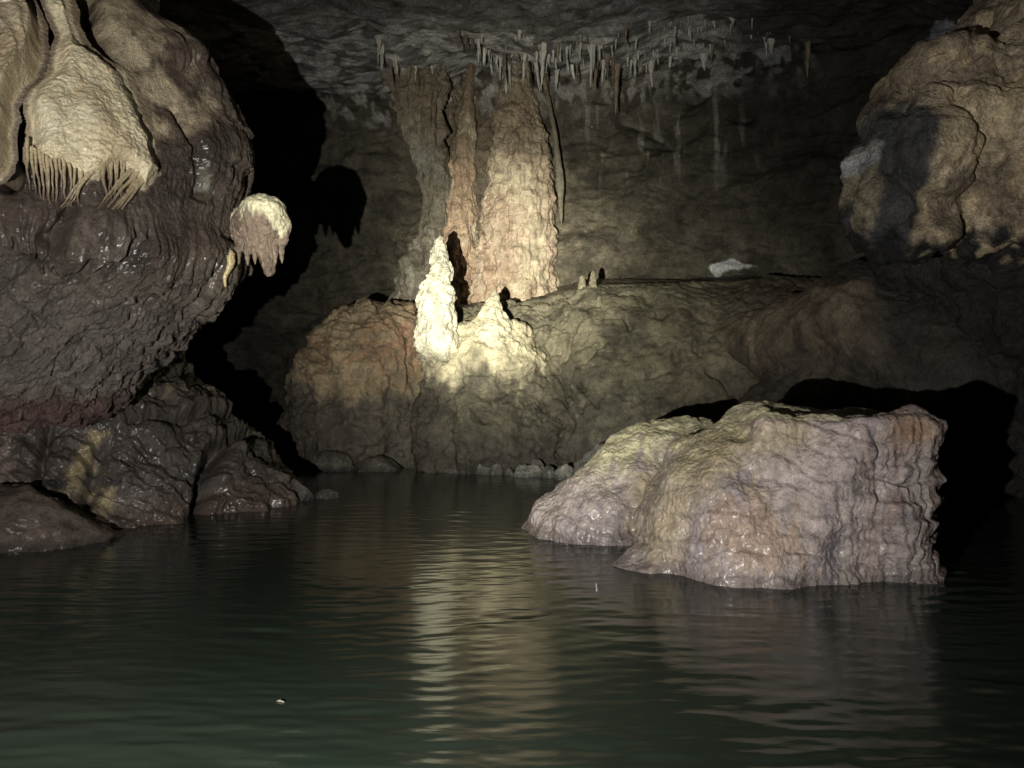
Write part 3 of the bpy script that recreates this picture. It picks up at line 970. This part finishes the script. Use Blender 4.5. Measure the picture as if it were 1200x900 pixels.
def build_overhang():
    A = at(1086, 208, 7.0)
    B = at(1192, 172, 7.1)
    def fn(P):
        a = ell(P, A + (0, .35, 0), (.44, .75, .58))
        a = smin(a, ell(P, A + (.22, .4, .45), (.45, .7, .42)), .12)
        for nrm, o_ in (((-.55, -.80, .22), .42), ((-.15, -.93, -.33), .36), ((-.86, -.32, -.40), .38), ((-.55, -.45, .70), .60), ((.35, -.92, .1), .42)):
            nv = np.array(nrm) / np.linalg.norm(nrm)
            a = -smin(-a, -((P - A - (0, .35, 0)) @ nv - o_), .04)
        b = ell(P, B + (.1, .3, .05), (.78, .9, .98))
        b = smin(b, ell(P, B + (-.35, .35, .6), (.5, .7, .35)), .12)
        for nrm, o_ in (((-.35, -.88, .32), .68), ((.1, -.95, -.25), .74), ((-.2, -.7, .7), .86), ((-.5, -.8, -.2), .66)):
            nv = np.array(nrm) / np.linalg.norm(nrm)
            b = -smin(-b, -((P - B - (.1, .3, .05)) @ nv - o_), .05)
        r = smin(a, b, .05)
        r = smin(r, ell(P, (6.6, 8.2, 4.1), (1.9, 1.9, 1.9)), .2)
        r = smin(r, ell(P, (7.0, 9.3, 2.9), (2.25, 1.6, 1.9)), .15)
        r = smin(r, ell(P, (7.0, 9.9, .9), (1.95, 1.5, 1.9)), .3)
        return r
    V, Q = nets(fn, (2.7, 6.0, -.5), (8.2, 11.4, 6.2), .022)
    # finer front: one round of smoothing then detail
    V = relax(V, Q, 2)
    N = normals(V, Q)
    w1, w2 = worley(V * 1.7 + .35 * fbm(V * 1.5, 3, 507)[:, None], 508)
    w3, w4 = worley(V * 4.2 + .4 * fbm(V * 3, 3, 509)[:, None], 511)
    d = .14 * fbm(V * 1.1, 3, 501) + .09 * sm(0, .4, w2 - w1) - .07 * (w1 - .5) + .02 * sm(0, .3, w4 - w3) + .05 * ridged(V * 1.3, 2, 502) + .045 * fbm(scl(V, 4, 4, 6), 5, 503, .6) + .05 * ridged(scl(V, 2.2, 2.2, 1.1), 2, 512) + .014 * fbm(V * 16, 2, 504)
    V = V + N * d[:, None]
    X, Z = V[:, 0], V[:, 2]
    n = fbm(V * 1.4, 4, 505)
    n2 = fbm(V * 5, 4, 506)
    T = np.tile(col(.19, .15, .105), (len(V), 1))
    T = mix(T, (.43, .35, .24), sm(-.1, .4, n + .5 * n2) * .85)
    T = mix(T, (.23, .195, .135), sm(3.62, 3.48, X + .06 * n2) * .85)
    T = mix(T, (.30, .285, .25), sm(3.04, 2.92, X + .08 * n2) * .8)
    T = mix(T, (.36, .35, .34), sm(.03, -.03, np.maximum(np.abs(X - 3.24) - .15, np.abs(Z - 3.42 - .3 * (X - 3.24)) - .10) + .08 * n2))
    T = mix(T, (.07, .08, .095), sm(.0, .25, n2 + .5 * fbm(V * 11, 3, 513)) * sm(3.5, 3.3, X) * sm(2.95, 2.8, Z + .1 * n2) * .4)
    T = mix(T, (.055, .058, .066), sm(.18, .12, np.abs(X - 3.54 + .05 * n2)) * sm(4.1, 3.8, Z + .2 * n2) * .9)
    T = mix(T, (.33, .26, .155), sm(3.68, 3.8, X) * sm(.1, .45, n2 + .4 * n) * .6)
    T = mix(T, (.016, .015, .015), sm(2.62, 2.42, Z - .28 * np.clip(V[:, 1] - 6.6, 0, 3) + .3 * n2 + .15 * n) * .97)  # shade beneath the bulge painted near-black into the rock
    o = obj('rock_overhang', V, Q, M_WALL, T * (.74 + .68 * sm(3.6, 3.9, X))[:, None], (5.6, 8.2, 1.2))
    tag(o, 'craggy brown and grey rock overhang bulging from the right wall above the water', 'rock')
build_overhang()

def build_ridge():
    def fn(P):
        a = cap(P, at(800, 420, 12.6), at(1010, 385, 10.1), .35, .74)
        a = smin(a, cap(P, at(1010, 385, 10.0), at(1110, 440, 9.4), .70, .9), .3)
        a = smin(a, ell(P, (4.7, 10.4, 0.1), (2.0, 1.0, 1.5)), .5)
        return a
    V, Q = nets(fn, (2.2, 8.3, -.5), (6.8, 12.2, 3.3), .026)
    V = relax(V, Q, 2)
    N = normals(V, Q)
    d = .12 * fbm(V * 1.0, 3, 521) + .05 * fbm(V * 3, 4, 522) + .015 * fbm(V * 11, 3, 523)
    V = V + N * d[:, None]
    n = fbm(V * 1.5, 4, 524)
    T = np.tile(col(.165, .13, .092), (len(V), 1))
    T = mix(T, (.075, .062, .046), sm(0, .5, n))
    T = mix(T, (.11, .10, .07), sm(3.6, 2.6, V[:, 0] + .4 * n) * .85)
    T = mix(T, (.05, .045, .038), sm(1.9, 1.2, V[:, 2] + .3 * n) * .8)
    T = mix(T, (.04, .036, .032), sm(3.9, 4.7, V[:, 0] + .3 * n) * .85)  # right end darkened: painted shade below the overhang
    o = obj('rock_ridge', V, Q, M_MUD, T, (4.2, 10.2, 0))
    tag(o, 'brown muddy rock ridge sloping up to the right behind the flowstone boulder', 'rock')
build_ridge()

# ================================================================== FAR SHORE MASSES
def blob(name, fn, lo, hi, h, disp, tintfn, mat, base, label, cat, group=None):
    V, Q = nets(fn, lo, hi, h)
    V = relax(V, Q, 2)
    N = normals(V, Q)
    V = V + N * disp(V)[:, None]
    o = obj(name, V, Q, mat, tintfn(V), base)
    return tag(o, label, cat, group)

def bank_disp(seed, a=1.0):
    return lambda V: a * (.12 * fbm(V * 1.1, 3, seed) + .07 * ridged(scl(V, 1.6, 1.6, 2.4), 4, seed + 1, .6) + .055 * fbm(scl(V, 4.5, 4.5, 3), 4, seed + 2, .6) + .02 * fbm(V * 13, 3, seed + 3) - .09 * sm(.75, 1.1, ridged(scl(V, .9, .9, .6) + .3, 2, seed + 4)))

def left_tint(V):
    n = fbm(V * 1.4, 4, 601)
    n2 = fbm(V * 5, 4, 602)
    T = np.tile(col(.20, .15, .095), (len(V), 1))
    T = mix(T, (.21, .125, .08), sm(-.1, .4, n) * sm(1.3, 1.9, V[:, 2]) * .8)
    T = mix(T, (.15, .13, .09), sm(.1, .5, n2) * .7)
    T = mix(T, (.058, .05, .042), sm(1.35, 1.0, V[:, 2] + .35 * n + .2 * n2) * .9)
    return T
lb = at(428, 470, 12.7)
blob('boulder', lambda P: smin(smin(ell(P, (lb[0], lb[1], 1.0), (1.0, .95, 1.62)), ell(P, (lb[0] - .55, lb[1] - .1, .3), (.75, .9, 1.5)), .3), ell(P, (lb[0] + .6, lb[1] + .2, 1.2), (.6, .8, 1.45)), .3),
     (-4.4, 11.2, -.5), (-.6, 14.2, 3.1), .024, bank_disp(610), left_tint, M_MUD, (lb[0], lb[1], 0),
     'big rounded boulder with a reddish brown top and dark foot beside the white stalagmite', 'boulder')

def mound_tint(V):
    n = fbm(V * 1.6, 4, 621)
    n2 = fbm(V * 5, 4, 622)
    T = np.tile(col(.095, .085, .062), (len(V), 1))
    T = mix(T, (.045, .04, .03), sm(-.1, .35, n + .3 * n2) * .9)
    T = mix(T, (.15, .135, .095), sm(.15, .5, n2) * .5)
    T = mix(T, (.04, .035, .03), sm(.75, .35, V[:, 2] + .3 * n) * .7)
    lime = sm(1.12, 1.85, V[:, 2] + .15 * n2 + .18 * n + .34 * fbm(scl(V, 5, 5, .9), 3, 623))
    T = mix(T, (.46, .415, .285), lime * sm(12.5, 12.2, V[:, 1]))
    edge = sm(-.85, -1.1, V[:, 0] + .12 * n2)
    T = mix(T, (.06, .05, .04), edge * (1 - lime) * .7)  # shadow strip painted down the mound's left side
    return T
blob('rock_mound', lambda P: smin(smin(smin(ell(P, (-.55, 12.2, .2), (.82, 1.05, 1.95)), ell(P, (.2, 12.1, .0), (.85, 1.0, 1.6)), .3), cap(P, (-1.08, 11.75, 1.75), (-1.0, 11.7, .3), .22, .45), .3), ell(P, (-.3, 12.05, 1.75), (.72, .75, .5)), .25),
     (-1.7, 10.8, -.5), (1.4, 13.6, 2.6), .02, bank_disp(630, .8), mound_tint, M_MUD, (-.3, 12, 0),
     'dark muddy rock mound at the far shore with a white calcite crust under the stalagmites', 'rock mound')

# ---- stalagmites
def stalagmite(name, path_px, d, label, seed, tone, fine=.02, pop=.035, group=None, yoff=0, squash=1.0):
    """path_px: rows (x centre, y, half width) in photo measurements, top first"""
    rows = path_px[::-1]
    ps = np.array([at(r[0], r[1], d) for r in rows])
    rad = np.array([r[2] / 900 * d for r in rows]) * .9
    t = np.arange(len(rows))
    tt = np.linspace(0, len(rows) - 1, 170)
    path = np.stack([curve(t, ps[:, k], tt) for k in range(3)], 1)
    rr = curve(t, rad, tt)
    if len(rows) > 8:                                          # the foot sinks back into the mound
        path[:, 1] += 1.9 * np.clip(1.92 - path[:, 2], 0, 1)
    V, Q = tube(path, np.maximum(rr, .002), 150, squash)
    N = normals(V, Q)
    R = np.repeat(rr, 150)
    f = np.clip(R / .15, .12, 1)
    nn = fbm(V * 5, 3, seed)
    w1, w2 = worley(scl(V, 9.5, 9.5, 8) + .5 * nn[:, None], seed + 1)
    w3, w4 = worley(V * 24 + .6 * nn[:, None], seed + 2)
    dd = f * (.05 * nn + pop * 1.5 * (.5 - w1) + pop * .6 * (.5 - w3) + .012 * fbm(V * 20, 2, seed + 3))
    V = V + N * dd[:, None]
    V[:, 2] -= f * np.clip(dd, 0, 1) * .6                      # knobs droop
    T = np.tile(np.array(tone, float), (len(V), 1))
    T = T * (1 + .28 * fbm(V * 4, 4, seed + 4) - .25 * sm(.45, .75, w1))[:, None]
    if len(rows) > 8:
        T = mix(T, (.17, .14, .09), sm(2.0, 1.45, V[:, 2] + .4 * fbm(V * 3, 3, seed + 6)) * .75)
    o = obj(name, V, Q, M_SPEL, T, ps[0])
    return tag(o, label, 'stalagmite', group)
stalagmite('stalagmite', [(516, 276, .5), (516, 279, 4), (515, 286, 7.5), (515, 296, 10), (517, 310, 13), (518, 321, 13.5), (516, 326, 15), (513, 333, 20), (511, 345, 23), (511, 362, 24),
                          (512, 380, 25), (512, 398, 27), (513, 412, 26), (514, 440, 24), (514, 462, 12)], 11.5,
           'tall knobbly white stalagmite, brightest thing in the torch beam above the mound', 701, (.62, .595, .46), pop=.045)
stalagmite('stalagmite', [(580, 340, .5), (580, 343, 3), (580, 348, 6), (578, 356, 11), (577, 366, 17), (577, 378, 24), (577, 392, 32), (577, 408, 39), (577, 430, 38), (577, 462, 20)], 11.75,
           'short cone shaped white stalagmite just right of the tall knobbly one', 720, (.58, .53, .37), pop=.026)
stalagmite('stalagmite', [(682, 322, .4), (682, 325, 3.2), (682, 330, 4.4), (682, 336, 5), (682, 343, 5.5)], 12.45, 'smaller left one of two little stalagmite stubs on the ledge', 730, (.27, .24, .16), pop=.012)
stalagmite('stalagmite', [(695, 317, .4), (695, 320, 3.2), (695, 326, 4.6), (695, 333, 5), (695, 343, 6)], 12.4, 'taller right one of two little stalagmite stubs on the ledge', 735, (.27, .24, .16), pop=.012)
stalagmite('stalagmite', [(702, 346, .4), (702, 349, 3), (702, 355, 4), (703, 361, 6), (704, 368, 10), (705, 376, 13)], 12.1, 'low knob of calcite on the bank below the two little stalagmite stubs', 738, (.30, .27, .18), pop=.012)

# ---- flowstone columns on the back wall
def column(name, rows, d, label, cat, seed, tone, tone2, seg=220, nrow=420, flute=.05, rough_=.05, squash=.7):
    ps = np.array([at(r[0], r[1], d) for r in rows])[::-1]
    rad = np.array([r[2] / 900 * d for r in rows])[::-1]
    t = np.arange(len(rows))
    tt = np.linspace(0, len(rows) - 1, nrow)
    path = np.stack([curve(t, ps[:, k], tt) for k in range(3)], 1)
    rr = curve(t, rad, tt)
    V, Q = tube(path, np.maximum(rr, .004), seg, squash)
    N = normals(V, Q)
    f = np.clip(np.repeat(rr, seg) / .35, .1, 1)
    nn = fbm(V * 2.5, 3, seed)
    dd = f * (.10 * nn + flute * ridged(np.stack((V[:, 0] * 5 + .12 * nn, V[:, 1] * 5, V[:, 2] * .4), 1), 3, seed + 1) + rough_ * fbm(scl(V, 6, 6, 3), 4, seed + 2, .6))
    tz = V[:, 2] * 3.6 + 1.3 * nn + .8 * fbm(V * 1.1, 2, seed + 8)
    st = tz - np.floor(tz)
    dd += f * .035 * np.where(st < .8, (1 - st / .8), (st - .8) / .2) * sm(.0, .4, fbm(V * .9, 2, seed + 9) + .25)
    w1, w2 = worley(V * 8 + .6 * nn[:, None], seed + 3)
    dd += f * .035 * (.5 - w1)
    V = V + N * dd[:, None]
    T = np.tile(np.array(tone, float), (len(V), 1))
    T = mix(T, tone2, sm(-.1, .5, fbm(scl(V, 3, 3, .8), 4, seed + 4)) * .8)
    T = mix(T, (.15, .115, .075), sm(5.0, 6.3, V[:, 2] + .5 * nn) * .75)
    T = mix(T, (.50, .44, .31), sm(.15, .5, fbm(scl(V, 1.6, 1.6, 1.1), 4, seed + 7)) * .6 * (np.mean(tone) > .2))
    T = T * (1 + .25 * fbm(V * 6, 3, seed + 5) - .2 * sm(.55, .8, w1))[:, None]
    o = obj(name, V, Q, M_SPEL, T, ps[0])
    return tag(o, label, cat)
column('flowstone_column', [(604, 40, 8), (604, 85, 12), (605, 110, 18), (606, 140, 24), (609, 175, 31), (609, 210, 35), (608, 255, 39), (607, 300, 43), (605, 345, 46), (605, 400, 47)], 14.2,
       'wide orange and beige flowstone column in the torch beam on the back wall', 'column', 801, (.43, .345, .25), (.34, .24, .165), squash=.7)
column('flowstone_sheet', [(584, 30, 46), (584, 70, 50), (582, 120, 54), (584, 180, 60), (586, 240, 66), (586, 300, 72), (584, 360, 80), (584, 410, 84)], 14.86,
       'broad brown flowstone sheet on the back wall behind the orange and reddish columns', 'flowstone', 880, (.135, .11, .078), (.10, .08, .058), squash=.36)
column('flowstone_column', [(553, 60, 3), (550, 100, 5), (547, 140, 8), (543, 180, 12), (540, 215, 15), (538, 260, 18), (537, 300, 21), (535, 350, 24), (535, 400, 26)], 14.36,
       'narrow reddish flowstone column directly behind the tall white stalagmite', 'column', 820, (.34, .25, .17), (.29, .19, .13), squash=1.0)
column('flowstone_column', [(634, 70, 4), (638, 95, 2.6), (644, 125, 2.3), (650, 155, 2.5), (654, 185, 3), (656, 210, 4), (657, 235, 3.2), (658, 262, .6)], 14.0,
       'thin pale leaning column right of the wide orange flowstone column', 'column', 840, (.19, .17, .125), (.15, .13, .095), seg=40, nrow=200, flute=.03)
column('flowstone_column', [(484, 40, 44), (484, 60, 40), (486, 85, 32), (492, 120, 24), (498, 160, 18), (505, 200, 14), (511, 240, 12), (508, 280, 17), (500, 320, 26), (495, 380, 34)], 14.2,
       'tapering dark drapery column hanging from the ceiling left of the orange column', 'column', 860, (.13, .115, .085), (.24, .225, .185), flute=.09)

# ---- stalactite fringe along the roof edge
def icicle_mesh(name, L, r, seed, tone):
    t = np.linspace(0, 1, 26)
    rr = r * ((1 - t) ** .75) * (1 + .10 * np.sin(t * 14 + seed)) + .003
    rr = rr * (1 + 1.6 * np.exp(-(t / .10)))
    V, Q = tube(np.stack((.02 * np.sin(t * 3 + seed) * t, 0 * t, .08 - t * (L + .08)), 1), rr, 14)
    N = normals(V, Q)
    V = V + N * (np.repeat(np.clip(rr / r, .1, 1), 14) * .3 * r * fbm(V * 14, 3, seed))[:, None]
    T = np.array(tone) * (1 + .3 * fbm(scl(V, 9, 9, 3), 3, seed + 3))[:, None]
    return mesh(name, V, Q, M_SPEL, T)
PALE, BROWN = (.46, .44, .39), (.17, .13, .095)
ICE = [icicle_mesh('stalactite', L, r, 900 + k, tone) for k, (L, r, tone) in enumerate(((.12, .026, PALE), (.24, .03, PALE), (.38, .036, PALE), (.55, .045, PALE), (.24, .028, BROWN), (.42, .04, BROWN), (.6, .05, BROWN), (.16, .075, PALE)))]
g = np.random.default_rng(5)
spots = []
def cluster(n, px0, px1, d0, d1, kinds):
    ph, sl = g.random() * 6, g.normal(0, .5)
    for _ in range(n):                                         # they follow a wandering crack in the roof
        u = g.random()
        d = d0 + (d1 - d0) * (.5 + .5 * math.sin(ph + u * 5) * .8 + sl * (u - .5)) + g.normal(0, .16)
        px = px0 + (px1 - px0) * u
        spots.append(((px - 600) / 900 * d, d, int(g.choice(kinds))))
SMALL, ALL = [0, 0, 0, 1, 1, 4, 7], [0, 0, 1, 1, 2, 3, 4, 5]
for a in ((26, 555, 640, 13.3, 14.1, ALL), (22, 600, 705, 12.8, 13.6, ALL), (16, 560, 690, 12.2, 12.9, SMALL), (20, 690, 800, 13.2, 14.0, ALL), (16, 700, 790, 12.2, 13.0, SMALL),
          (18, 790, 905, 13.0, 13.6, ALL), (12, 800, 900, 12.3, 12.9, SMALL), (22, 440, 530, 13.4, 14.2, ALL), (6, 660, 700, 12.4, 12.7, [3, 5, 6]), (8, 880, 960, 12.6, 13.1, SMALL), (4, 530, 560, 12.2, 12.6, [5, 6, 4]),
          (26, 560, 720, 13.6, 14.3, ALL), (22, 690, 900, 13.4, 14.0, SMALL), (14, 560, 720, 12.7, 13.3, SMALL), (14, 700, 900, 12.8, 13.3, SMALL)):
    cluster(*a)
for x, y, k in spots:
    o = bpy.data.objects.new('stalactite', ICE[k])
    C.objects.link(o)
    z = float(ceil_z(np.array([x]), np.array([y]))[0]) + .02
    o.location = (x, y, z)
    s = float(np.clip(g.lognormal(-.25, .5), .3, 2.1))
    o.scale = (s, s, s * (.6 + .9 * g.random()))
    o.rotation_euler = (g.normal(0, .04), g.normal(0, .04), g.random() * 6.28)
    pale = k not in (4, 5, 6)
    tag(o, 'small whitish stalactite in the fringe hanging along the ceiling edge' if pale else 'slender brown stalactite among the whitish fringe along the ceiling edge',
        'stalactite', 'whitish stalactites fringing the ceiling' if pale else 'brown stalactites fringing the ceiling')

# ---- loose rocks along the shore
def shore_rock(px, py_base, d, w, h, seed, tone, label, group=None, dep=None, rot=0.):
    """w, h in metres; sits on the waterline"""
    c = at(px, py_base, d)
    c[2] = 0
    dep = dep or w * .7
    rs = np.random.default_rng(seed)
    pl = rs.normal(size=(9, 3))
    pl[:, 2] = np.abs(pl[:, 2]) * .8
    pl /= np.linalg.norm(pl, axis=1)[:, None]
    off = .62 + .3 * rs.random(9)
    nr, nc = 60, 110
    ph = np.linspace(-PI / 2 + .01, PI / 2 - .01, nr)
    th = np.linspace(0, 2 * PI, nc, endpoint=False)
    TH, PH = np.meshgrid(th, ph)
    D = np.stack((np.cos(PH) * np.cos(TH), np.cos(PH) * np.sin(TH), np.sin(PH)), -1).reshape(-1, 3)
    r = np.ones(len(D))
    for k in range(9):
        cs = D @ pl[k]
        r = np.where(cs > .05, np.minimum(r, off[k] / np.maximum(cs, .05)), r)
    V = D * r[:, None]
    V = V + D * (.09 * fbm(D * 1.7, 3, seed) + (.035 + .02 * (w > 1)) * fbm(D * 6, 5, seed + 1, .6))[:, None]
    V = V * np.array((w / 2, dep / 2, h))
    cr, sr = math.cos(rot), math.sin(rot)
    V = np.stack((V[:, 0] * cr - V[:, 1] * sr, V[:, 0] * sr + V[:, 1] * cr, V[:, 2]), 1)
    V = V + c
    n = fbm(V * 5, 4, seed + 2)
    T = np.array(tone) * (1 + .4 * n)[:, None]
    T = mix(T, np.array(tone) * .45, sm(.1, .02, V[:, 2]))
    o = obj('rock', V, grid_quads(nr, nc, True), M_WET, T, c, wet=.3)
    return tag(o, label, 'rock', group)
GREY, DARK = (.15, .145, .13), (.085, .075, .065)
shore_rock(715, 545, 10.6, 1.35, .62, 31, (.13, .125, .11), 'large grey slab leaning on the bank behind the left end of the flowstone boulder', dep=.9, rot=.2)
shore_rock(775, 550, 10.3, .8, .62, 32, (.13, .12, .105), 'blocky grey rock wedged between the grey slab and flowstone boulder', dep=.7)
shore_rock(664, 560, 10.5, .34, .2, 33, (.2, .19, .17), 'pale grey angular rock at the waterline by the boulder tip')
shore_rock(617, 558, 10.85, .44, .2, 34, (.22, .21, .185), 'palest grey flat rock in the row along the far waterline')
row = 'small dark rocks along the far waterline'
for k, (px, py, d, w, h) in enumerate(((567, 555, 11.1, .3, .16), (583, 556, 11.05, .26, .15), (547, 554, 11.2, .28, .14), (527, 553, 11.3, .34, .13), (642, 559, 10.7, .3, .16), (598, 556, 10.95, .2, .1),
                                       (630, 552, 11.0, .4, .22), (690, 556, 10.5, .3, .18), (505, 552, 11.5, .25, .1))):
    shore_rock(px, py, d, w, h, 40 + k, (.12, .115, .10), 'small dark rock in the row along the far waterline', row)
shore_rock(345, 588, 8.6, .50, .24, 61, DARK, 'dark wet rock at the foot of the left pedestal, larger of the two')
shore_rock(382, 583, 8.75, .3, .1, 62, DARK, 'low flat dark rock in the water off the left pedestal')
shore_rock(392, 552, 11.6, .75, .34, 63, (.07, .062, .052), 'low dark rock at the water below the reddish boulder')
shore_rock(440, 552, 11.6, .8, .25, 64, (.07, .062, .052), 'long dark rock at the water between the reddish boulder and mound')
shore_rock(30, 640, 6.5, 1.55, .50, 65, (.085, .062, .05), 'smooth reddish brown boulder in the water at the lower left corner', dep=1.2, rot=-.1)

# ---- specks on the water
def speck(px, py, d, l, label, name):
    c = at(px, py, d)
    c[2] = .004
    t = np.linspace(0, 1, 16)
    V, Q = tube(c + np.stack(((t - .5) * l, .006 * np.sin(t * 5), 0 * t), 1), .005 * np.sin(np.clip(t, .04, .96) * PI), 10, .5)
    o = obj(name, V, Q, M_SPEL, (.22, .2, .15), c)
    tag(o, label, name.replace('_', ' '))
def splash():
    c = at(699, 694, 4.82)
    c[2] = -.004
    t = np.linspace(0, 1, 18)
    V, Q = tube(c + np.stack((.002 * np.sin(t * 6), 0 * t, t * .055), 1), .006 * (1 - t) ** .6 + .0035 * np.exp(-((t - .8) / .12) ** 2) + .0006, 10)
    o = obj('water_splash', V, Q, M_FLOW, (.3, .3, .3), c)
    tag(o, 'tiny upright splash of a water drop on the lake in front of the flowstone boulder', 'splash')
splash()
speck(329, 823, 3.137, .036, 'tiny pale floating leaf fleck on the dark green water at lower left', 'leaf_fleck')

# ================================================================== LIGHT
TORCH = (-1.15, 0.0, 0.88)
def torch(name, power, angle, blend, target, color, radius=.02):
    l = bpy.data.lights.new(name, 'SPOT')
    l.energy = power
    l.spot_size = math.radians(angle)
    l.spot_blend = blend
    l.color = color
    l.shadow_soft_size = radius
    o = bpy.data.objects.new(name, l)
    C.objects.link(o)
    o.location = TORCH
    from mathutils import Vector
    o.rotation_euler = (Vector(target) - Vector(TORCH)).to_track_quat('-Z', 'Y').to_euler()
torch('torch_beam', 12500, 21, 1.0, at(590, 333, 12.5), (1.0, .95, .78))
torch('torch_corona', 4600, 42, 1.0, at(600, 330, 12.5), (1.0, .98, .80))
torch('torch_spill', 1560, 120, .9, at(560, 360, 10), (1.0, .975, .93))

w = bpy.data.worlds.new('World')
bpy.context.scene.world = w
w.use_nodes = True
w.node_tree.nodes['Background'].inputs[0].default_value = (.25, .35, .6, 1)
w.node_tree.nodes['Background'].inputs[1].default_value = 0.0

# ================================================================== CAMERA
cd = bpy.data.cameras.new('camera')
cd.sensor_width = 36
cd.lens = 27
cd.clip_end = 200
cam = bpy.data.objects.new('camera', cd)
C.objects.link(cam)
cam.location = CAM
cam.rotation_euler = (math.radians(90), 0, 0)
sc = bpy.context.scene
sc.camera = cam
sc.view_settings.view_transform = 'Standard'
sc.view_settings.look = 'None'
sc.view_settings.exposure = 0
sc.view_settings.gamma = 1
